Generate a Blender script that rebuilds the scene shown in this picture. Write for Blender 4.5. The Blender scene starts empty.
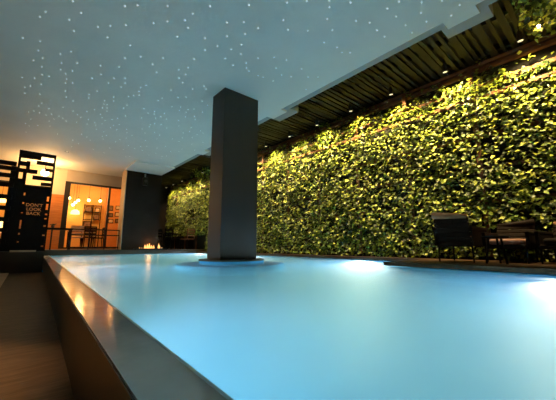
import bpy, bmesh, math, random
from mathutils import Vector, Matrix, noise
R = math.radians
rnd = random.Random(7)
sc = bpy.context.scene
COL = sc.collection

# ------------------------------------------------------------------ materials
def mat(name, color, rough=0.6, metal=0.0, spec=0.5, var=0.0, scale=8.0, bump=0.0, bscale=40.0, emit=None, estr=0.0, stretch=None, color2=None):
    m = bpy.data.materials.new(name); m.use_nodes = True
    nt = m.node_tree; b = nt.nodes['Principled BSDF']
    b.inputs['Base Color'].default_value = (*color, 1)
    b.inputs['Roughness'].default_value = rough
    b.inputs['Metallic'].default_value = metal
    b.inputs['Specular IOR Level'].default_value = spec
    tc = nt.nodes.new('ShaderNodeTexCoord')
    src = tc.outputs['Object']
    if stretch:
        mp = nt.nodes.new('ShaderNodeMapping'); mp.inputs['Scale'].default_value = stretch
        nt.links.new(src, mp.inputs['Vector']); src = mp.outputs['Vector']
    if var > 0 or color2:
        n = nt.nodes.new('ShaderNodeTexNoise'); n.inputs['Scale'].default_value = scale; n.inputs['Detail'].default_value = 4
        nt.links.new(src, n.inputs['Vector'])
        r = nt.nodes.new('ShaderNodeValToRGB')
        r.color_ramp.elements[0].position = .3; r.color_ramp.elements[1].position = .7
        c2 = color2 or tuple(min(1, c*(1+var)) for c in color)
        c1 = color if color2 else tuple(c*(1-var) for c in color)
        r.color_ramp.elements[0].color = (*c1, 1); r.color_ramp.elements[1].color = (*c2, 1)
        nt.links.new(n.outputs['Fac'], r.inputs['Fac']); nt.links.new(r.outputs['Color'], b.inputs['Base Color'])
    if bump > 0:
        n2 = nt.nodes.new('ShaderNodeTexNoise'); n2.inputs['Scale'].default_value = bscale; n2.inputs['Detail'].default_value = 3
        nt.links.new(src, n2.inputs['Vector'])
        bp = nt.nodes.new('ShaderNodeBump'); bp.inputs['Strength'].default_value = bump; bp.inputs['Distance'].default_value = .02
        nt.links.new(n2.outputs['Fac'], bp.inputs['Height']); nt.links.new(bp.outputs['Normal'], b.inputs['Normal'])
    if emit:
        b.inputs['Emission Color'].default_value = (*emit, 1); b.inputs['Emission Strength'].default_value = estr
    return m

M = {}
M['ceiling'] = mat('starry ceiling paint', (.90, .84, .73), .7, var=.03, scale=1.5)
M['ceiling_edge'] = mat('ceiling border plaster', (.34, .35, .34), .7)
M['star'] = mat('star light', (1, 1, 1), .4, emit=(1, .97, .9), estr=1.7)
M['column'] = mat('column dark grey', (.018, .018, .017), .55, var=.08, scale=3)
M['dark_wall'] = mat('charcoal plaster', (.020, .014, .011), .75, spec=.15, var=.1, scale=2)
M['tan'] = mat('tan plaster', (.50, .38, .26), .7, var=.05, scale=3)
M['white_wall'] = mat('cream plaster', (.58, .46, .33), .7, var=.04, scale=3)
M['header'] = mat('beige plaster', (.45, .36, .27), .75, var=.05, scale=3)
M['yellow_wall'] = mat('ochre wall', (.80, .50, .16), .7, var=.08, scale=2)
M['orange_wall'] = mat('terracotta wall', (.62, .25, .07), .7, var=.1, scale=3)
M['cladding'] = mat('orange timber', (.46, .12, .012), .5, color2=(.62, .21, .03), scale=3, stretch=(1, 1, 14))
M['basin'] = mat('aqua pool tile', (.10, .48, .86), .6, spec=0, var=.03, scale=2)
M['coping'] = mat('wet grey coping stone', (.60, .64, .66), .13, spec=.6, var=.12, scale=6, bump=.05, bscale=25)
M['gutter_floor'] = mat('dark brown wood grain tile', (.045, .028, .018), .6, spec=.2, color2=(.095, .06, .04), scale=3, stretch=(2, 10, 1), bump=.12, bscale=8)
M['gutter_side'] = mat('dark slate', (.05, .045, .042), .5, var=.15, scale=5)
M['terrace'] = mat('dark terrace stone', (.045, .030, .020), .5, var=.15, scale=4)
M['deck'] = mat('dark brown deck timber', (.05, .026, .013), .5, spec=.3, color2=(.09, .048, .024), scale=3, stretch=(1, 12, 1))
M['edge_tan'] = mat('pale timber edge', (.55, .36, .2), .5, var=.1, scale=5)
M['black_metal'] = mat('black metal', (.008, .007, .006), .45, metal=.3)
M['black_wood'] = mat('black stained wood', (.007, .005, .004), .7, spec=.15, var=.2, scale=6)
M['frame'] = mat('dark bronze frame', (.03, .02, .014), .45, metal=.4)
M['bamboo'] = mat('weathered bamboo slats', (.007, .005, .002), .7, spec=.2, color2=(.026, .018, .005), scale=1.4, bump=.2, bscale=30)
M['bamboo_beam'] = mat('dark beam', (.03, .022, .015), .6)
M['trellis'] = mat('reddish trellis timber', (.11, .045, .022), .7, spec=.2, color2=(.20, .09, .05), scale=6)
M['soil'] = mat('dark planting felt', (.015, .015, .01), .9, var=.3, scale=20)
M['wicker'] = mat('dark wicker', (.012, .007, .005), .75, spec=.15, var=.3, scale=40, bump=.4, bscale=90)
M['cushion'] = mat('brown cushion fabric', (.36, .19, .09), .85, var=.15, scale=20)
M['pink'] = mat('dusty rose cushion', (.42, .22, .17), .85, var=.1, scale=20)
M['brown_wood'] = mat('reddish brown wood', (.20, .08, .04), .5, var=.2, scale=8)
M['bulb'] = mat('glowing bulb', (1, .8, .5), .3, emit=(1, .66, .25), estr=30)
M['shade'] = mat('glowing lamp shade', (1, .8, .5), .6, emit=(1, .62, .18), estr=5)
M['globe'] = mat('glowing globe', (1, .9, .7), .4, emit=(1, .74, .42), estr=16)
M['flame'] = mat('flame', (1, .5, .1), .5, emit=(1, .50, .16), estr=1.5)
M['lens'] = mat('warm lamp lens', (1, .9, .7), .3, emit=(1, .82, .5), estr=.9)
M['pool_lens'] = mat('pool lamp lens', (1, 1, 1), .3, emit=(.8, .95, 1), estr=5)
M['steel'] = mat('brushed steel', (.5, .5, .5), .3, metal=1)
M['white_fabric'] = mat('cream upholstery', (.75, .66, .5), .85)
M['picture'] = mat('picture print', (.05, .035, .03), .5, color2=(.35, .18, .08), scale=9)
M['picture_pale'] = mat('pale picture print', (.75, .6, .4), .5, color2=(.45, .28, .14), scale=9)
M['letters'] = mat('amber backlit letters', (.12, .04, .01), .8, spec=0, emit=(1, .40, .12), estr=.30)
M['perf'] = mat('pale punched rivet', (.8, .55, .35), .4, emit=(1, .5, .2), estr=.5)
M['edge_highlight'] = mat('painted edge highlight', (.62, .82, .90), .3, var=.03)  # pale colour standing in for the highlight along the coping edge
M['pot'] = mat('dark clay pot', (.06, .04, .03), .6)
M['dark_leaf'] = mat('dark leaf', (.02, .03, .012), .6)
M['floor_in'] = mat('honey timber floor', (.34, .17, .06), .35, color2=(.5, .27, .1), scale=3, stretch=(8, 1, 1))

def leaf_mat(name, ca, cb, cc):
    m = bpy.data.materials.new(name); m.use_nodes = True
    nt = m.node_tree; b = nt.nodes['Principled BSDF']
    n = nt.nodes.new('ShaderNodeAttribute'); n.attribute_name = 'leaf_tone'
    r = nt.nodes.new('ShaderNodeValToRGB'); e = r.color_ramp.elements
    e[0].position = .25; e[0].color = (*ca, 1); e[1].position = .95; e[1].color = (*cc, 1)
    k = e.new(.6); k.color = (*cb, 1)
    nt.links.new(n.outputs['Fac'], r.inputs['Fac']); nt.links.new(r.outputs['Color'], b.inputs['Base Color'])
    b.inputs['Roughness'].default_value = .42
    tr = nt.nodes.new('ShaderNodeBsdfTranslucent'); nt.links.new(r.outputs['Color'], tr.inputs['Color'])
    mx = nt.nodes.new('ShaderNodeMixShader'); mx.inputs[0].default_value = .08
    out = nt.nodes['Material Output']
    nt.links.new(b.outputs[0], mx.inputs[1]); nt.links.new(tr.outputs[0], mx.inputs[2]); nt.links.new(mx.outputs[0], out.inputs['Surface'])
    return m
M['leaf'] = leaf_mat('green wall leaf', (.018, .036, .005), (.15, .22, .014), (.54, .58, .07))

def glass_mat():
    m = bpy.data.materials.new('clear window glass'); m.use_nodes = True
    nt = m.node_tree; nt.nodes.clear()
    o = nt.nodes.new('ShaderNodeOutputMaterial'); t = nt.nodes.new('ShaderNodeBsdfTransparent')
    t.inputs[0].default_value = (.97, .97, .95, 1)
    g = nt.nodes.new('ShaderNodeBsdfGlossy'); g.inputs['Roughness'].default_value = .02
    f = nt.nodes.new('ShaderNodeFresnel'); f.inputs['IOR'].default_value = 1.3
    mx = nt.nodes.new('ShaderNodeMixShader')
    nt.links.new(f.outputs[0], mx.inputs[0]); nt.links.new(t.outputs[0], mx.inputs[1]); nt.links.new(g.outputs[0], mx.inputs[2])
    nt.links.new(mx.outputs[0], o.inputs['Surface']); return m
M['glass'] = glass_mat()

def water_mat():
    m = bpy.data.materials.new('pool water'); m.use_nodes = True
    nt = m.node_tree; nt.nodes.clear()
    N = nt.nodes.new; L = nt.links.new
    o = N('ShaderNodeOutputMaterial'); g = N('ShaderNodeBsdfGlass'); g.inputs['IOR'].default_value = 1.33
    g.inputs['Roughness'].default_value = .25; g.inputs['Color'].default_value = (1, 1, 1, 1)
    tc = N('ShaderNodeTexCoord')
    n = N('ShaderNodeTexNoise'); n.inputs['Scale'].default_value = 5; n.inputs['Detail'].default_value = 3
    bp = N('ShaderNodeBump'); bp.inputs['Strength'].default_value = .05; bp.inputs['Distance'].default_value = .05
    L(tc.outputs['Object'], n.inputs['Vector']); L(n.outputs['Fac'], bp.inputs['Height']); L(bp.outputs[0], g.inputs['Normal'])
    L(g.outputs[0], o.inputs['Surface'])
    v = N('ShaderNodeVolumePrincipled'); v.inputs['Color'].default_value = (.28, .62, 1, 1)
    v.inputs['Density'].default_value = WATER_DENSITY; v.inputs['Anisotropy'].default_value = .2
    v.inputs['Absorption Color'].default_value = (.22, .61, .97, 1)
    L(v.outputs[0], o.inputs['Volume'])
    return m
WATER_DENSITY = .45
M['water'] = water_mat()

# ------------------------------------------------------------------ mesh helpers
class MB:
    def __init__(s): s.bm = bmesh.new()
    def box(s, x0, x1, y0, y1, z0, z1, rot=None, piv=None, bevel=0):
        r = bmesh.ops.create_cube(s.bm, size=1)
        vs = r['verts']
        bmesh.ops.scale(s.bm, vec=(x1-x0, y1-y0, z1-z0), verts=vs)
        bmesh.ops.translate(s.bm, vec=((x0+x1)/2, (y0+y1)/2, (z0+z1)/2), verts=vs)
        if bevel:
            es = list({e for v in vs for e in v.link_edges})
            rr = bmesh.ops.bevel(s.bm, geom=es, offset=bevel, segments=2, affect='EDGES', profile=.5)
            vs = list({v for f in rr['faces'] for v in f.verts} | {v for v in vs if v.is_valid})
        if rot: bmesh.ops.rotate(s.bm, cent=piv or (0, 0, 0), matrix=rot, verts=vs)
        return s
    def tube(s, p0, p1, r0, r1=None, seg=10):
        p0 = Vector(p0); p1 = Vector(p1); d = p1-p0; r1 = r0 if r1 is None else r1
        q = d.to_track_quat('Z', 'Y').to_matrix().to_4x4(); q.translation = (p0+p1)/2
        bmesh.ops.create_cone(s.bm, cap_ends=True, segments=seg, radius1=r0, radius2=r1, depth=d.length, matrix=q)
        return s
    def lathe(s, prof, c=(0, 0, 0), seg=24):
        rings = []
        for r, z in prof:
            rings.append([s.bm.verts.new((c[0]+r*math.cos(2*math.pi*k/seg), c[1]+r*math.sin(2*math.pi*k/seg), c[2]+z)) for k in range(seg)])
        for a, b in zip(rings, rings[1:]):
            for k in range(seg):
                s.bm.faces.new((a[k], a[(k+1) % seg], b[(k+1) % seg], b[k]))
        s.bm.faces.new(list(reversed(rings[0]))); s.bm.faces.new(rings[-1])
        return s
    def sphere(s, c, r, sc_=(1, 1, 1), seg=14):
        rr = bmesh.ops.create_uvsphere(s.bm, u_segments=seg, v_segments=seg//2+1, radius=r)
        bmesh.ops.scale(s.bm, vec=sc_, verts=rr['verts']); bmesh.ops.translate(s.bm, vec=c, verts=rr['verts'])
        return s
    def prism(s, pts, z0, z1):
        a = [s.bm.verts.new((x, y, z0)) for x, y in pts]; b = [s.bm.verts.new((x, y, z1)) for x, y in pts]
        n = len(pts)
        for k in range(n): s.bm.faces.new((a[k], a[(k+1) % n], b[(k+1) % n], b[k]))
        s.bm.faces.new(list(reversed(a))); s.bm.faces.new(b)
        bmesh.ops.recalc_face_normals(s.bm, faces=s.bm.faces[:])
        return s
    def build(s, name, m, parent=None, smooth=False, origin=None):
        me = bpy.data.meshes.new(name)
        if origin: bmesh.ops.translate(s.bm, vec=[-c for c in origin], verts=s.bm.verts[:])
        bmesh.ops.recalc_face_normals(s.bm, faces=s.bm.faces[:])
        if smooth:
            for f in s.bm.faces: f.smooth = True
        s.bm.to_mesh(me); s.bm.free()
        me.materials.append(M[m] if isinstance(m, str) else m)
        o = bpy.data.objects.new(name, me); COL.objects.link(o)
        if origin: o.location = origin
        if parent: o.parent = parent
        return o
def tag(o, label=None, cat=None, group=None, kind=None):
    if label: o['label'] = label
    if cat: o['category'] = cat
    if group: o['group'] = group
    if kind: o['kind'] = kind
    return o
def empty(name, loc, label, cat, group=None, rz=0):
    o = bpy.data.objects.new(name, None); o.empty_display_size = .1; o.location = loc; o.rotation_euler.z = rz; COL.objects.link(o)
    return tag(o, label, cat, group)
def copy_tree(o, parent=None):
    c = o.copy(); COL.objects.link(c); c.parent = parent
    for ch in list(o.children): copy_tree(ch, c)
    return c
def struct(name, mb, m, smooth=False):
    return tag(mb.build(name, m, smooth=smooth), kind='structure')
def light(name, kind, loc, power, color, parent=None, size=.1, rot=None, spot=None, blend=.5, direction=None):
    d = bpy.data.lights.new(name, kind); d.energy = power; d.color = color
    if kind == 'AREA': d.shape = 'DISK'; d.size = size
    else: d.shadow_soft_size = size
    if kind == 'SPOT': d.spot_size = R(spot); d.spot_blend = blend
    o = bpy.data.objects.new(name, d); COL.objects.link(o); o.location = loc
    if direction: o.rotation_euler = Vector(direction).to_track_quat('-Z', 'Y').to_euler()
    if parent: o.parent = parent
    return o

WARM = (1, .56, .19); AMBER = (1, .47, .12); WASH = (1, .72, .31); POOL = (.82, .91, 1.0)
WZ = -.30          # water level; the camera is at z = 0

# ------------------------------------------------------------------ pool
edge = lambda y: .317+.022*y; rim = lambda y: .180+.022*y      # the left rim is not quite parallel to the far ones
mb = MB()
mb.box(.20, 6.0, -3.2, 12.3, -1.75, -1.6)                    # floor
mb.box(5.62, 5.9, 2.3, 12.3, -1.6, -.34)                     # wall along the green wall
mb.box(4.17, 5.9, -3.2, 2.28, -1.6, -.34)                    # block below the seating deck
mb.box(.36, 5.62, 11.93, 12.3, -1.6, -.30)                   # far wall
mb.prism([(.0, -3.2), (edge(-3.2)-.004, -3.2), (edge(12.3)-.004, 12.3), (.0, 12.3)], -1.6, -.62)
mb.box(.34, 4.17, -3.4, -3.0, -1.6, -.3)
struct('pool_basin', mb, 'basin')
struct('pool_ledge', MB().lathe([(1.0, -1.6), (1.0, -.59), (.96, -.55)], (2.95, 4.77, 0), 48), 'basin')
outline = [(edge(-2.99), -2.99), (4.165, -2.99), (4.165, 2.285), (5.615, 2.285), (5.615, 11.925), (edge(11.925), 11.925)]
tag(MB().prism(outline, -1.598, WZ).build('water', 'water'), 'still turquoise lit water filling the swimming pool', 'water', kind='stuff')
struct('pool_coping', MB().prism([(rim(-3.2), -3.2), (edge(-3.2)-.002, -3.2), (edge(11.92)-.002, 11.92), (rim(11.92), 11.92)], -.60, -.294), 'coping')
struct('pool_edge_highlight', MB().prism([(edge(-3)-.001, -3), (edge(-3)+.007, -3), (edge(11.9)+.007, 11.9), (edge(11.9)-.001, 11.9)], -.34, -.2935), 'edge_highlight')  # added thin strip, paints the bright highlight on the water-side edge
struct('gutter_side', MB().prism([(rim(-3.2)-.005, -3.2), (rim(-3.2)-.001, -3.2), (rim(11.92)-.001, 11.92), (rim(11.92)-.005, 11.92)], -.62, -.298), 'gutter_side')
struct('gutter_floor', MB().box(-.22, .36, -4, 8.8, -.72, -.60), 'gutter_floor')
struct('floor', MB().box(-6, -.221, -4, 8.8, -.72, -.585), 'edge_tan')
mb = MB()
mb.prism([(-6, 8.8), (rim(8.8)-.031, 8.8), (rim(11.92)-.031, 11.93), (.20, 19), (-6, 19)], -.75, -.12)
mb.box(.20, 4.0, 12.86, 13.9, -.75, -.13)
mb.box(.20, 2.7, 11.93, 12.86, -.75, -.13)
mb.box(2.7, 6.2, 11.93, 12.86, -.75, -.15)
mb.box(4.0, 6.2, 12.86, 17, -.75, -.15)
struct('floor_terrace', mb, 'terrace')
struct('floor_timber', MB().box(.5, 2.68, 12.62, 13.86, -.13, -.122), 'floor_in')
struct('trim_terrace', MB().box(-.26, .19, 8.78, 8.9, -.135, -.095), 'edge_tan')
mb = MB()
mb.box(4.12, 6.05, -3, 2.33, -.29, -.235)
mb.box(5.60, 6.05, 2.33, 12.2, -.29, -.235)
struct('floor_deck', mb, 'deck')

# ------------------------------------------------------------------ column
col = empty('column', (2.97, 4.77, -.24), 'square dark grey column rising from the pool to the ceiling', 'column')
MB().box(-.395, .395, -.24, .24, 0, 3.25, bevel=.006).build('shaft', 'column', col)
MB().lathe([(.61, -.022), (.61, -.006), (.60, 0), (.2, 0)], (0, 0, 0), 48).build('plinth', 'gutter_side', col)
MB().lathe([(.595, -1.0), (.595, -.023), (.2, -.023)], (0, 0, 0), 48).build('plinth_foot', 'basin', col)

# ------------------------------------------------------------------ ceiling
def zig(xe, xt, y_tabs, pad):
    pts = [(-6, -4), (xe, -4)]
    for a, b in y_tabs:
        pts += [(xe, a-pad), (xt, a-pad), (xt, b+pad), (xe, b+pad)]
    return pts
tabs = [(-2.9, -2.5), (.80, 1.18), (4.52, 5.0), (8.2, 8.66)]
pts = zig(3.98, 4.17, tabs, 0.0) + [(3.98, 13.9), (-6, 13.9)]
struct('ceiling', MB().prism(pts, 3.0, 3.05), 'ceiling')
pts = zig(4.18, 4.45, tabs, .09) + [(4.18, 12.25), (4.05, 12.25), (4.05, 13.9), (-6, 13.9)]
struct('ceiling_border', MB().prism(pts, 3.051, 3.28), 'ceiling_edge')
struct('trim_ceiling', MB().box(2.62, 4.03, 10.75, 12.19, 2.94, 2.999), 'ceiling')

# ------------------------------------------------------------------ walls
struct('wall_left', MB().box(-6.2, -6, -4, 19, -.75, 3.3), 'dark_wall')
struct('wall_near', MB().box(-6, 6.3, -4.2, -4, -.75, 3.6), 'dark_wall')
struct('wall_dark', MB().box(2.72, 4.05, 12.2, 12.85, -.2, 3.2), 'dark_wall')
struct('wall_corridor_side', MB().box(4.0, 4.05, 12.85, 16.6, -.2, 3.2), 'dark_wall')
struct('wall_reveal', MB().box(2.69, 2.719, 12.195, 12.85, -.13, 3.0), 'tan')
struct('wall_corridor_end', MB().box(4.05, 6.3, 16.55, 16.75, -.2, 3.7), 'dark_wall')
struct('wall_garden', MB().box(6.12, 6.3, -4, 16.6, -.3, 3.75), 'soil')
mb = MB()
mb.box(-.42, .95, 13.9, 14.05, 1.97, 3.0)
mb.box(-6, -.42, 13.9, 14.05, 2.3, 3.0)
mb.box(-6, -3.2, 13.9, 14.05, -.12, 2.3)
struct('wall_far', mb, 'white_wall')
struct('wall_header', MB().box(.95, 4.0, 13.88, 14.05, 2.53, 3.0), 'header')
struct('wall_cladding', MB().box(-.42, .95, 13.88, 14.05, -.12, 1.97), 'cladding')

# ------------------------------------------------------------------ dining room behind the glass
struct('floor_dining', MB().box(.6, 4.1, 14.05, 18.2, -.14, -.10).box(.2, 2.7, 13.9, 14.06, -.13, -.10), 'floor_in')
struct('wall_dining_far', MB().box(.5, 2.95, 17.16, 17.3, -.12, 3.3), 'yellow_wall')
struct('wall_dining_right', MB().box(2.95, 4.2, 16.7, 16.85, -.12, 3.3).box(2.95, 3.05, 16.85, 18.1, -.12, 3.3), 'orange_wall')
struct('wall_dining_left', MB().box(.45, .55, 14.05, 18.1, -.12, 3.3), 'cladding')
struct('ceiling_dining', MB().box(-3.3, 4.2, 14.06, 18.2, 3.0, 3.1), 'yellow_wall')
w = empty('window_1', (1.8, 13.92, -.1), 'tall dark framed glass doors of the amber dining room', 'window'); w['kind'] = 'structure'
MB().box(-.87, -.70, -.05, .05, 0, 2.63).box(.64, .72, -.04, .04, 0, 2.63)\
    .box(1.5, 1.6, -.04, .04, 0, 2.63).box(-.85, 1.6, -.04, .04, 2.56, 2.63).box(-.85, 1.6, -.04, .04, 0, .05).build('window_frame', 'frame', w)
MB().box(-.70, .64, -.006, .006, .05, 2.56).build('pane', 'glass', w)
MB().box(.72, 1.5, -.006, .006, .05, 2.56).build('pane', 'glass', w)
w = empty('window_2', (-1.8, 13.95, -.1), 'wide opening to the glowing lounge behind the slatted screen', 'window'); w['kind'] = 'structure'
MB().box(-1.4, -1.34, -.04, .04, 0, 2.4).box(1.32, 1.38, -.04, .04, 0, 2.4).box(-1.4, 1.38, -.04, .04, 2.33, 2.4).build('window_frame', 'frame', w)
MB().box(-1.34, 1.32, -.006, .006, 0, 2.33).build('pane', 'glass', w)
struct('wall_lounge_far', MB().box(-3.3, .45, 16.6, 16.75, -.12, 3.1), 'yellow_wall')
struct('wall_lounge_left', MB().box(-3.3, -3.2, 14.05, 16.6, -.12, 3.1), 'yellow_wall')

def pendant(x, y, z, label, kind='bulb', r=.055):
    p = empty('pendant_lamp', (x, y, 3.0), label, 'lamp', 'pendant lamps in the dining room')
    h = 3.0-z
    MB().tube((0, 0, 0), (0, 0, -h+.1), .006, seg=6).build('cord', 'black_metal', p)
    MB().tube((0, 0, -h+.14), (0, 0, -h+r), .022, .03, 10).build('socket', 'black_metal', p)
    if kind == 'bulb': MB().sphere((0, 0, -h), r).build('bulb', 'bulb', p, True)
    else: MB().lathe([(.05, .12), (.14, .06), (.18, -.05), (.16, -.09)], (0, 0, -h), 20).build('lamp_shade', 'shade', p, True)
    return p
pendant(2.00, 15.8, 2.10, 'left of the two bare pendant bulbs above the picture shelf')
pendant(2.46, 15.8, 2.12, 'right of the two bare pendant bulbs above the picture shelf')
pendant(1.62, 16.0, 2.08, 'bare pendant bulb, highest of the slanting trio near the left door frame')
pendant(1.53, 16.1, 1.98, 'bare pendant bulb in the middle of the slanting trio by the left door frame')
pendant(1.45, 16.2, 1.88, 'bare pendant bulb, lowest of the slanting trio by the left door frame')
pendant(1.24, 15.6, 2.10, 'bare pendant bulb right beside the left door frame')
pendant(1.52, 15.7, 1.50, 'pendant lamp with glowing dome shade low over the dining table', 'shade')
light('dining_light', 'POINT', (2.0, 15.6, 2.4), 62, WARM, size=.15)
light('dining_light', 'POINT', (1.5, 16.6, 1.7), 28, WARM, size=.15)
light('dining_light', 'POINT', (3.3, 15.4, 2.3), 40, AMBER, size=.12)
light('lounge_light', 'POINT', (-1.2, 15.2, 2.2), 70, WARM, size=.2)
lamp = empty('floor_lamp', (-.80, 14.6, -.12), 'glowing cream shaded floor lamp behind the slats of the screen', 'lamp')
MB().lathe([(.14, 0), (.14, .02), (.015, .03), (.012, .62), (.02, .62)], seg=18).build('stand', 'black_metal', lamp)
MB().lathe([(.22, .62), (.2, 1.0), (.19, 1.0)], seg=24).build('lamp_shade', 'shade', lamp, True)
lamp = empty('pendant_lamp', (-.87, 14.9, 3.0), 'small pendant lamp glowing in the lounge behind the screen slats', 'lamp')
MB().tube((0, 0, 0), (0, 0, -1.2), .006, seg=6).build('cord', 'black_metal', lamp)
MB().lathe([(.03, -1.2), (.12, -1.25), (.15, -1.36), (.13, -1.38)], seg=20).build('lamp_shade', 'shade', lamp, True)
# globe wall lamp on the cream wall
g = empty('pendant_lamp', (.25, 13.0, 3.0), 'bright round globe lamp hanging in front of the cream wall behind the screen', 'lamp')
MB().tube((0, 0, 0), (0, 0, -.32), .012, seg=8).build('stem', 'black_metal', g)
MB().sphere((0, 0, -.42), .12).build('globe', 'globe', g, True)
light('globe_light', 'POINT', (0, 0, -.42), 320, WARM, g, .15)

# shelf with pictures
sh = empty('shelf_unit', (2.36, 17.0, -.1), 'dark open shelf rack holding framed pictures at the dining room back', 'shelf')
mb = MB()
for x in (-.36, .0, .36): mb.box(x-.010, x+.010, -.06, .06, 0, 2.15)
mb.build('upright', 'black_wood', sh)
for z in (.55, .95, 1.38, 1.75, 2.1): MB().box(-.36, .36, -.065, .065, z, z+.02).build('shelf', 'black_wood', sh)
def picture(x, y, z, w_, h_, label, pm='picture', fm='black_wood', group='framed pictures in the dining room'):
    p = empty('picture_frame', (x, y, z), label, 'picture', group)
    t = .03
    MB().box(-w_/2, w_/2, -.02, 0, 0, t).box(-w_/2, w_/2, -.02, 0, h_-t, h_).box(-w_/2, -w_/2+t, -.02, 0, t, h_-t).box(w_/2-t, w_/2, -.02, 0, t, h_-t).build('frame', fm, p)
    MB().box(-w_/2+t, w_/2-t, -.012, -.002, t, h_-t).build('print', pm, p)
picture(2.18, 16.97, 1.671, .28, .28, 'small dark picture standing on the top left of the shelf rack')
picture(2.54, 16.97, 1.301, .26, .28, 'dark picture on the right of the middle shelf')
picture(2.18, 16.97, .8712, .32, .34, 'largest dark framed picture, on the lower left shelf', 'picture')
picture(2.55, 16.97, 1.671, .22, .24, 'pale small picture standing on the top right of the shelf rack', 'picture_pale')
zs = [(3.10, 1.78, .2, .26), (3.42, 1.86, .22, .2), (3.12, 1.46, .2, .2), (3.42, 1.50, .24, .22), (3.14, 1.15, .24, .2), (3.44, 1.18, .22, .2)]
nm = ['upper left', 'upper right', 'middle left', 'middle right', 'lower left', 'lower right']
for k, (x, z, a, b) in enumerate(zs):
    picture(x, 16.69, z, a, b, 'small frame hung %s of six on the orange wall' % nm[k], 'picture_pale' if k in (1, 3, 4) else 'picture', group='pictures on the orange wall')

# dining table and chairs
t = empty('dining_table', (1.75, 15.3, -.1), 'dark dining table behind the glass doors', 'table')
MB().box(-.45, .45, -.35, .35, .70, .74, bevel=.005).build('tabletop', 'brown_wood', t)
for sx in (-.4, .4):
    for sy in (-.3, .3): MB().tube((sx, sy, 0), (sx, sy, .70), .022, .03, 8).build('leg', 'black_wood', t)
def dining_chair(x, y, rz, label, group, seatm='black_wood', backm='black_wood'):
    c = empty('dining_chair', (x, y, -.1), label, 'chair', group, rz)
    MB().box(-.22, .22, -.21, .21, .43, .48, bevel=.012).build('seat', seatm, c)
    m_ = MB()
    for z in (.58, .70, .82): m_.box(-.20, .20, .20, .225, z, z+.06)
    m_.box(-.22, -.19, .19, .23, .48, .92).box(.19, .22, .19, .23, .48, .92).box(-.22, .22, .19, .23, .89, .93)
    m_.build('backrest', backm, c)
    for sx in (-.19, .19):
        for sy in (-.18, .2): MB().tube((sx*1.08, sy*1.08, 0), (sx, sy, .44), .014, .02, 8).build('leg', 'black_wood', c)
    return c
dining_chair(1.55, 14.75, math.pi, 'cream cushioned dining chair nearest the left door frame', 'dining chairs behind the glass', 'white_fabric', 'white_fabric')
dining_chair(2.02, 14.75, math.pi, 'dark slat back dining chair in the middle behind the glass', 'dining chairs behind the glass')
dining_chair(2.42, 15.3, -math.pi/2, 'dark dining chair at the right end of the dining table', 'dining chairs behind the glass')

# ------------------------------------------------------------------ railing and bar ledge at the pool's far end
r_ = empty('railing', (1.9, 12.45, -.13), 'low black metal railing in front of the glass doors', 'railing')
for z in (.72, .52, .08): MB().box(-.75, .78, -.015, .015, z-.02, z+.02).build('rail', 'black_metal', r_)
for x in (-.74, -.2, .3, .76): MB().box(x-.015, x+.015, -.015, .015, 0, .74).build('post', 'black_metal', r_)
b_ = empty('bar_table', (.78, 12.5, -.13), 'high narrow black table between the screen and the railing', 'table')
MB().box(-.46, .40, -.18, .18, .68, .74, bevel=.004).build('tabletop', 'black_wood', b_)
for x in (-.16, .34):
    MB().box(x-.016, x+.016, -.14, -.11, 0, .68).build('leg', 'black_metal', b_)
    MB().box(x-.016, x+.016, .11, .14, 0, .68).build('leg', 'black_metal', b_)
pl = empty('potted_plant', (.63, 12.5, .611), 'little dark potted plant on the high black table', 'plant')
MB().lathe([(.04, 0), (.055, .08), (.05, .08)], seg=14).build('pot', 'pot', pl)
mb = MB()
for k in range(14):
    a = k*2.4; l = .12+.06*rnd.random()
    d = Vector((math.cos(a)*.8, math.sin(a)*.8, .35+.5*rnd.random())).normalized()
    p0 = Vector((0, 0, .08)); p1 = p0+d*l*.5; p2 = p0+d*l+Vector((0, 0, -.03)); s_ = Vector((-d.y, d.x, 0)).normalized()*.03
    vs = [mb.bm.verts.new(v) for v in (p0, p1-s_, p2, p1+s_)]; mb.bm.faces.new(vs)
mb.build('foliage', 'dark_leaf', pl)

# ------------------------------------------------------------------ perforated screen with slats
s = empty('privacy_screen', (.01, 9.0, -.12), 'tall black screen with staggered bars and amber lettering on the terrace', 'screen')
MB().box(-.35, -.31, -.03, .03, 0, 2.38).box(.305, .345, -.03, .03, 0, 2.30).box(-.35, .345, -.03, .03, 2.30, 2.38).build('frame', 'black_wood', s)
H = lambda z: z+.12
bars = [(-.31, .06, 2.09, 2.17), (-.02, .31, 1.98, 2.045), (-.31, -.15, 1.90, 1.98), (-.20, -.13, 1.80, 2.0), (.15, .31, 1.83, 1.88),
        (-.31, .02, 1.74, 1.81), (-.06, .31, 1.60, 1.67), (.11, .31, 1.47, 1.52), (-.24, -.17, 1.45, 1.74), (-.31, -.17, 1.44, 1.56)]
for x0, x1, z0, z1 in bars: MB().box(x0, x1, -.022, .022, H(z0)-.012, H(z1)+.012).build('bar', 'black_wood', s)
MB().box(-.31, .31, -.03, .03, H(1.34), H(1.44)).build('bar', 'black_wood', s)
def column_of_holes(mb, x0, x1, holes, top):
    z = 0
    for h0, h1 in holes: mb.box(x0, x1, -.02, .02, z, h0); z = h1
    mb.box(x0, x1, -.02, .02, z, top)
pb = MB().box(-.145, .262, -.02, .02, 0, H(1.36)).box(-.31, -.175, -.02, .02, 0, H(1.36))
column_of_holes(pb, -.175, -.145, [(.20, .23), (.38, .42), (.52, .72), (.88, .90), (1.10, 1.14), (1.30, 1.37)], H(1.36))
column_of_holes(pb, .262, .306, [(.10, .13), (.36, .39), (.58, .62), (.76, .79), (.86, .90), (.99, 1.14), (1.20, 1.32)], H(1.36))
pb.build('panel', 'black_wood', s)
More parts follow.
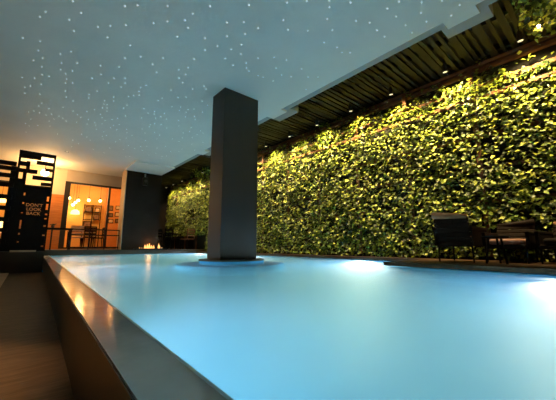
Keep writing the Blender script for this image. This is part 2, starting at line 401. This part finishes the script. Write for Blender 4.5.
def text(body, size, loc, m, parent, name='lettering', depth=.004):
    cu = bpy.data.curves.new(name, 'FONT'); cu.body = body; cu.size = size; cu.extrude = depth; cu.align_x = 'CENTER'
    to = bpy.data.objects.new(name+'_c', cu); COL.objects.link(to)
    me = bpy.data.meshes.new_from_object(to.evaluated_get(bpy.context.evaluated_depsgraph_get()))
    bpy.data.objects.remove(to); bpy.data.curves.remove(cu)
    me.materials.clear(); me.materials.append(M[m]); me.name = name
    o = bpy.data.objects.new(name, me); COL.objects.link(o); o.location = loc; o.rotation_euler = (R(90), 0, 0); o.parent = parent
    return o
bpy.context.view_layer.update()
for z, tx in ((.93, "DON'T"), (.83, 'LOOK'), (.73, 'BACK')):
    text(tx, .10, (.045, -.024, H(z)), 'letters', s)

s2 = empty('slatted_screen', (-.36, 9.02, -.12), 'wide black screen of horizontal slats at the left edge', 'screen')
for k, z in enumerate((1.91, 1.79, 1.62, 1.40, 1.12, .86, .60, .36, .12)):
    MB().box(-1.5, 0, -.02, .02, H(z)-.05, H(z)+.05).build('slat', 'black_wood', s2)
MB().box(-1.54, -1.5, -.03, .03, 0, 2.1).build('post', 'black_wood', s2)
MB().box(-.09, .03, .032, .06, 0, 1.98).build('post', 'black_wood', s2)

# ------------------------------------------------------------------ fireplace trough, speaker, downlights
f = empty('fire_trough', (3.75, 12.05, -.15), 'low black fire trough with small flames below the dark wall', 'fireplace')
MB().box(-.62, .62, -.09, .09, 0, .015).box(-.62, .62, -.09, -.08, .015, .06).box(-.62, .62, .08, .09, .015, .06).box(-.62, -.61, -.08, .08, .015, .06).box(.61, .62, -.08, .08, .015, .06).build('tray', 'black_metal', f)
for x, h, rr in ((-.42, .10, .02), (-.33, .08, .018), (-.22, .20, .04), (-.14, .22, .045), (-.06, .24, .05), (.02, .18, .04), (.10, .17, .04), (.30, .25, .04), (.34, .17, .03), (.43, .09, .02)):
    MB().lathe([(.004, .0), (rr*.8, h*.12), (rr, h*.3), (rr*.6, h*.62), (rr*.2, h*.88), (.002, h)], (x, rnd.uniform(-.02, .02), .015), 10).build('flame', 'flame', f, True)
light('fire_light', 'POINT', (-.05, -.02, .3), 4, (1, .42, .12), f, .08)
sp = empty('hanging_loudspeaker', (3.36, 12.19, 2.9), 'small black loudspeaker hanging on the dark wall near the ceiling', 'speaker')
MB().box(-.02, .02, -.12, .0, -.06, -.02).box(-.02, .02, -.12, -.08, -.2, -.02).build('bracket', 'steel', sp)
MB().box(-.09, .09, -.22, -.04, -.50, -.18, bevel=.02).build('body', 'black_metal', sp)
MB().tube((0, -.215, -.34), (0, -.228, -.34), .06, .06, 16).build('cone', 'gutter_side', sp)
def downlight(x, y, label, power=0, spot=100, color=WARM):
    d = empty('downlight', (x, y, 3.0), label, 'lamp', 'ceiling downlights')
    MB().lathe([(.035, -.002), (.06, -.012), (.065, -.001), (.035, -.001)], seg=20).build('trim_ring', 'steel', d)
    MB().lathe([(.034, -.003), (.03, -.006), (.01, -.006)], seg=16).build('lens', 'lens', d)
    if power: light('downlight_light', 'SPOT', (0, 0, -.03), power, color, d, .05, spot=spot, direction=(0, 0, -1), blend=.7)
downlight(.69, 11.2, 'small recessed downlight in the ceiling above the far pool end', 25)
downlight(-.62, 2.0, 'recessed ceiling downlight above the gutter beside the camera', 700, 30)
downlight(-1.4, 12.4, 'recessed downlight in the ceiling behind the black screen', 60, 120)

# ------------------------------------------------------------------ star lights
F_, PIT, YAW = 288.5, R(9.06), R(40.8)
def on_ceiling(px, py, z=3.0):
    r = (px-278)/F_; u = (200-py)/F_
    fw = math.cos(PIT)-u*math.sin(PIT); zz = math.sin(PIT)+u*math.cos(PIT)
    X = r*math.cos(YAW)+fw*math.sin(YAW); Y = -r*math.sin(YAW)+fw*math.cos(YAW)
    return X*z/zz, Y*z/zz
ST = """45.6,11.6 39.8,16.8 73,1.2 81.2,13 69.4,19.6 74,31 98,27 107.4,37.4 22.8,37.8 40,41.2 38.4,50.4 33.4,60.2 42.6,58 41.8,66.8 60.4,54 71,51.6
61.6,63 77.2,63 72.4,71 65.6,73.6 42,74.6 49,76.2 34.6,78 22,77.4 100.4,65.6 101,74.2 92,78.2 60.6,69.6 66.6,79 125,6 137.6,5.2 167.6,5.8 192.6,13.6
185,20 167.4,21.4 153.6,23.2 188,27.6 110.4,25.8 125.8,25.2 177.2,36.6 130.2,45.4 140.8,56.8 152.6,64.2 156.6,72.2 178.8,69.8 188,67.6 185.6,74.4
179,78 125,58 205,38 205,50 163,58 194,59 114,78 125,78 119,67 210,6 249,5 287,2.6 306.8,1 243.8,22 227,22.4 258,28 283.4,20 288,29.6 307.6,30.6
227,36 245,34 217.4,46 241.4,44.6 231.2,49.4 241,54 225.2,58.4 233,65.2 246,63 246.4,68 249,71 258,58 274,57.4 286.6,60 276,68 301.6,69 258,75.6
263,77.2 281.6,75 291,76.6 308,77 329.4,0.6 350.6,2.4 329.4,7.2 399,1.6 387.4,8.6 396,16.4 405.6,25.2 356,21 369.6,22.6 377,30.2 384.6,36.6 327.2,19
332.4,30 324,42.4 337,47.4 342,52.4 350,52.6 421.6,2.2 442,.7 459.7,5 421,13 426.5,21.6 451,15.6 412,32.7 273,81 306,89.5 318,77 24.8,87.2 30.4,86
24.8,93.2 41.2,84.2 40,94 41.8,103 38.8,106 33.8,111 39.6,112.6 28.8,112 49,108.6 51.6,114 54,119 46,115 63,107 59,116 63,118 66,121 49,121 50,126
25.4,123.4 29.2,125.8 37.8,125.4 30.8,119 57.6,134 26,132 65.4,83 72.6,83 65.2,91 66.2,97 73,101 89,94.2 88.8,98 97,91 92,78.4 104.6,100.6 102.4,107.6
94.4,109.6 107,108 102,117.6 90,140 103,139 78.6,143.6 87,124 108.4,83 125,83 121,87 140.6,87.6 146,85.2 139,91.4 139,95 133.6,95.4 128.6,96.4
113.6,97 113.6,101 104,104 107,104.6 102.6,108 107,111 123.6,108 127,105 158,100.5 162,98 180.6,107 172,106.6 188,109.6 186,112 194,109 148,113 154,114
155.6,118 161,124.6 182.6,82.4 204,86 192.6,89 206,89 171,90 186,97 178,97.4 202,101 207.6,105 202.6,112 203,133 203,142.6 142,129 145,133 157,148 182,149""".split()
star = MB().lathe([(.0070, 0), (.0063, -.004), (.0035, -.006), (.0005, -.0065)], seg=8).build('star_light', 'star')  # each star is a tiny fibre optic light end, not a spotlight
SL = 'tiny white star light set in the blue grey ceiling'
spots = [on_ceiling(*map(float, p.split(','))) for p in ST]
rs = random.Random(3)
while len(spots) < 285:
    px = rs.uniform(70, 205); py = rs.uniform(108, 160)
    x, y = on_ceiling(px, py)
    if x < 3.85 and y < 10.6 and min((x-a)**2+(y-b)**2 for a, b in spots) > .02: spots.append((x, y))
n_ = 0
for x, y in spots:
    if y > 13.7 or x > 4.1: continue
    o = star if n_ == 0 else star.copy()
    if n_: COL.objects.link(o)
    n_ += 1
    o.location = (x, y, 2.9995); tag(o, SL, 'light', 'star lights in the ceiling')

# ------------------------------------------------------------------ slatted canopy over the garden strip
c_ = empty('slatted_canopy', (5.0, 6.0, 3.36), 'dark weathered slatted roof between the ceiling edge and the green wall', 'canopy')
mb = MB(); y = -9.0
while y < 10.5:
    wd = rnd.choice((.05, .07, .09, .11)); dz = rnd.uniform(-.02, .015)
    mb.box(-.95, 1.1, y, y+wd, dz, dz+.03)
    y += wd+rnd.choice((.03, .05, .07))
mb.build('slats', 'bamboo', c_)
for x in (-.75, .1, .95): MB().box(x-.04, x+.04, -9, 10.5, .045, .16).build('beam', 'bamboo_beam', c_)
struct('ceiling_canopy', MB().box(4.0, 6.3, -4, 16.75, 3.55, 3.6), 'bamboo_beam')

# ------------------------------------------------------------------ trellis and living wall
tr = empty('trellis', (6.05, 6.5, -.23), 'reddish timber trellis carrying the climbing plants', 'trellis')
for z in (3.52, 3.42, 3.12, 2.85, 2.2, 1.6, 1.0): MB().box(*((-.10, -.02) if z > 3 else (-.20, -.14) if z > 2.5 else (-.03, .03)), -8, 9.9, z-.03, z+.03).build('rail', 'trellis', tr)
y = -7.6
while y < 9.9:
    MB().box(-.15, -.10, y-.035, y+.035, .05, 3.5).build('post', 'trellis', tr); y += 1.25

def leaf_cloud(name, n, sampler, label, cat):
    vs = []; fs = []; tone = []
    for k in range(n):
        p, up, ln = sampler()
        nrm = up.normalized()
        tip = Vector((rnd.uniform(-.5, .1), rnd.uniform(-1, 1), rnd.uniform(-1.2, .35)))
        tip = (tip-nrm*tip.dot(nrm))
        if tip.length < .05: continue
        tip.normalize(); sd = tip.cross(nrm); w_ = ln*rnd.uniform(.36, .5)
        b = len(vs); tone += [rnd.random()]*5
        vs += [p, p+tip*ln*.42-sd*w_+nrm*ln*.08, p+tip*ln*.45, p+tip*ln*.42+sd*w_+nrm*ln*.08, p+tip*ln-nrm*ln*.12]
        fs += [(b, b+1, b+2), (b, b+2, b+3), (b+1, b+4, b+2), (b+2, b+4, b+3)]
    me = bpy.data.meshes.new(name); me.from_pydata([v[:] for v in vs], [], fs); me.materials.append(M['leaf'])
    me.attributes.new('leaf_tone', 'FLOAT', 'POINT').data.foreach_set('value', tone)
    o = bpy.data.objects.new(name, me); COL.objects.link(o)
    return tag(o, label, cat, kind='stuff')
def wall_leaf():
    while True:
        y = rnd.uniform(-1.5, 16.4); z = -.2+3.55*rnd.random()
        q = noise.noise(Vector((y*1.1, z*1.1, 3)))+.55*noise.noise(Vector((y*3.3, z*3.3, 9)))
        keep = q*.7+.72+1.0*noise.noise(Vector((y*8, z*8, 5)))
        if z > 2.85: keep -= (z-2.85)*1.5+.1
        if y > 11.5 and z < .5: keep = -1
        if rnd.random() < keep: break
    d = .05+.14*rnd.random()**.8+.05*max(0, q)
    p = Vector((6.02-d, y, z))
    up = Vector((-rnd.uniform(.25, .95), rnd.uniform(-.6, .6), rnd.uniform(.15, 1.3)))
    return p, up, rnd.uniform(.048, .088)
leaf_cloud('climbing_foliage', 60000, wall_leaf, 'dense green ivy leaves covering the long garden wall', 'foliage')
def hang_leaf():
    x = 4.95+rnd.gauss(0, .22); y = .28+rnd.gauss(0, .13); z = 3.3-abs(rnd.gauss(0, .17))
    return Vector((x, y, z)), Vector((rnd.uniform(-1, 1), rnd.uniform(-1, .4), rnd.uniform(-.6, 1))), rnd.uniform(.05, .1)
leaf_cloud('hanging_foliage', 420, hang_leaf, 'tuft of yellow green leaves hanging from the slats at top right', 'foliage')
def hang_far():
    return Vector((5.6+rnd.gauss(0, .2), 11.6+rnd.gauss(0, .35), 3.3-abs(rnd.gauss(0, .10)))), Vector((rnd.uniform(-1, 1), rnd.uniform(-1, .4), rnd.uniform(-.6, 1))), rnd.uniform(.06, .12)
leaf_cloud('hanging_foliage', 220, hang_far, 'sparse leaves hanging from the slats beyond the column', 'foliage')

# wall washing spotlights
def spotlight(x, y, label, power):
    p = empty('spotlight', (x, y, 3.36), label, 'lamp', 'spotlights over the green wall')
    MB().tube((0, 0, 0), (0, 0, -.12), .012, seg=8).build('stem', 'black_metal', p)
    MB().tube((0, 0, -.09), (.03, 0, -.23), .035, .045, 14).build('housing', 'black_metal', p)
    MB().tube((.0305, 0, -.232), (.0315, 0, -.237), .036, .036, 14).build('lens', 'lens', p)
    light('spotlight_light', 'SPOT', (.034, 0, -.255), power, WASH, p, .05, spot=116, direction=(.6, 0, -.8), blend=.8)
ys = [-1.0, .59, 1.66, 2.7, 3.7, 4.75, 5.8, 6.9, 8.0, 9.1, 10.2, 11.3, 12.4, 13.5, 14.6, 15.6]
for k, y in enumerate(ys):
    nth = ['farthest right', 'nearest the top right corner of the picture', 'second from the top right', 'third from the top right', 'fourth from the top right', 'fifth from the top right',
           'sixth from the top right', 'just right of the column', 'behind the column, first', 'behind the column, second', 'behind the column, third', 'just left of the column', 'second left of the column', 'third left of the column', 'fourth left of the column', 'last at the corridor end'][k]
    spotlight(5.42, y, 'small spotlight over the green wall, '+nth, (190 if y > 11 else 375) if y > 2 else 500)

p = empty('spotlight', (5.02, .34, 3.36), 'tiny glowing lamp among the hanging leaves at the top right corner', 'lamp', 'spotlights over the green wall')
MB().tube((0, 0, 0), (0, 0, -.36), .006, seg=6).build('stem', 'black_metal', p)
MB().sphere((0, 0, -.38), .022).build('bulb', 'bulb', p, True)
light('spotlight_light', 'POINT', (0, 0, -.42), 5, WARM, p, .03)

# ------------------------------------------------------------------ underwater lamps
def pool_lamp(x, y, z, dx, dy, label, power):
    p = empty('pool_lamp', (x, y, z), label, 'lamp', 'underwater pool lamps', math.atan2(dy, dx))
    MB().tube((0, 0, 0), (.012, 0, 0), .15, .14, 24).build('trim_ring', 'steel', p)
    MB().tube((.012, 0, 0), (.02, 0, 0), .125, .12, 24).build('lens', 'pool_lens', p)
    light('pool_lamp_light', 'AREA', (.035, 0, 0), power, POOL, p, .26, direction=(1, 0, -.42))
pool_lamp(5.615, 3.61, -1.0, -1, 0, 'bright underwater lamp in the pool wall left of the seating deck', 240)
pool_lamp(5.615, 7.9, -1.0, -1, 0, 'bright underwater lamp just right of the column foot', 260)
pool_lamp(5.615, 11.3, -1.0, -1, 0, 'bright underwater lamp left of the column at the far end', 150)
pool_lamp(4.165, .34, -1.0, -1, 0, 'bright underwater lamp below the seating deck at the right edge', 160)
pool_lamp(0.352, 1.5, -.8, 1, 0, 'added unseen underwater lamp in the left pool wall, nearest the camera', 60)  # unseen lamps added along the left wall to brighten the near water
pool_lamp(0.417, 5, -.7, 1, 0, 'added unseen underwater lamp in the left pool wall, middle one', 100)
pool_lamp(0.489, 9, -.7, 1, 0, 'added unseen underwater lamp in the left pool wall, farthest one', 100)

# ------------------------------------------------------------------ seating on the deck
def armchair(x, y, rz, label, cush='cushion', roll='cushion'):
    c = empty('armchair', (x, y, -.235), label, 'armchair', 'dark armchairs on the deck', rz); c.scale.y = .76; c.scale.z = .94
    MB().box(-.32, .30, -.30, .30, .24, .32, bevel=.02).build('seat_frame', 'wicker', c)
    MB().box(-.26, .31, -.25, .25, .32, .42, bevel=.04).build('seat_cushion', cush, c, True)
    rot = Matrix.Rotation(R(-9), 3, 'Y')
    mb = MB()
    for k in range(6): mb.box(-.34, -.30, -.31, .31, .25+k*.075, .25+k*.075+.062, rot, (-.32, 0, .3), bevel=.008)
    mb.box(-.33, -.305, -.29, .29, .24, .72, rot, (-.32, 0, .3))
    mb.build('backrest', 'wicker', c)
    MB().tube((-.395, -.29, .70), (-.395, .31, .745),   .034, .058, 14).build('head_roll', roll, c, True)
    for sy in (-.33, .33):
        MB().box(-.38, .28, sy-.03, sy+.03, .50, .545, bevel=.01).box(.22, .27, sy-.025, sy+.025, .30, .5).box(-.36, .25, sy-.012, sy+.012, .26, .5).build('arm', 'wicker', c)
        for sx in (-.30, .26): MB().tube((sx, sy*.92, 0), (sx, sy*.9, .27), .014, .02, 8).build('leg', 'black_wood', c)
    return c
armchair(5.13, 1.56, R(-2), 'dark wicker armchair with brown head roll, leftmost of three, back to the pool')
c = armchair(5.42, 1.02, R(178), 'dark armchair with rose seat cushion, middle of three, facing the pool', 'pink', 'wicker'); c.scale.z = .8
c = armchair(5.42, .40, R(172), 'dark armchair with brown head roll at the right edge of the deck', 'wicker'); c.scale.z = .8
tb = empty('side_table', (4.80, 1.06, -.235), 'low dark round table between the armchairs on the deck', 'table')
MB().lathe([(.15, .34), (.16, .36), (.15, .37), (.05, .37)], seg=24).build('tabletop', 'black_wood', tb)
for k in range(3):
    a = k*2.1; MB().tube((.13*math.cos(a), .13*math.sin(a), 0), (.08*math.cos(a), .08*math.sin(a), .345), .014, seg=8).build('leg', 'black_wood', tb)

def far_chair(x, y, rz, label, m_):
    c = dining_chair(x, y, rz, label, 'chairs at the far end', m_, m_); c.location.z = -.15; return c
far_chair(5.55, 12.75, R(200), 'reddish brown wooden chair by the far green wall beside the column', 'brown_wood')
far_chair(4.95, 13.05, R(20), 'black chair at the far end left of the brown chair', 'black_wood')
far_chair(4.55, 14.1, R(-60), 'black chair farthest back against the dark corridor', 'black_wood')
t = empty('dining_table', (5.3, 13.95, -.15), 'black table among the chairs at the far green wall', 'table')
MB().box(-.35, .35, -.35, .35, .70, .74, bevel=.005).build('tabletop', 'black_wood', t)
for sx in (-.3, .3):
    for sy in (-.3, .3): MB().tube((sx, sy, 0), (sx, sy, .70), .02, .03, 8).build('leg', 'black_wood', t)

# ------------------------------------------------------------------ world, camera, view
wd = bpy.data.worlds.new('night'); sc.world = wd; wd.use_nodes = True
wd.node_tree.nodes['Background'].inputs[0].default_value = (.02, .03, .05, 1); wd.node_tree.nodes['Background'].inputs[1].default_value = .15
cd = bpy.data.cameras.new('camera'); cam = bpy.data.objects.new('camera', cd); COL.objects.link(cam)
cd.sensor_width = 36; cd.sensor_fit = 'HORIZONTAL'; cd.lens = F_/556*36; cd.clip_start = .02
cam.rotation_euler = (R(90)+PIT, 0, -YAW)
sc.camera = cam
sc.view_settings.view_transform = 'Standard'; sc.view_settings.look = 'None'; sc.view_settings.gamma = 1; sc.view_settings.exposure = 0
sc.view_settings.use_curve_mapping = False
cy = sc.cycles
cy.max_bounces = 12; cy.transmission_bounces = 8; cy.transparent_max_bounces = 12; cy.volume_bounces = 1; cy.sample_clamp_indirect = 6
cy.caustics_reflective = False; cy.caustics_refractive = True
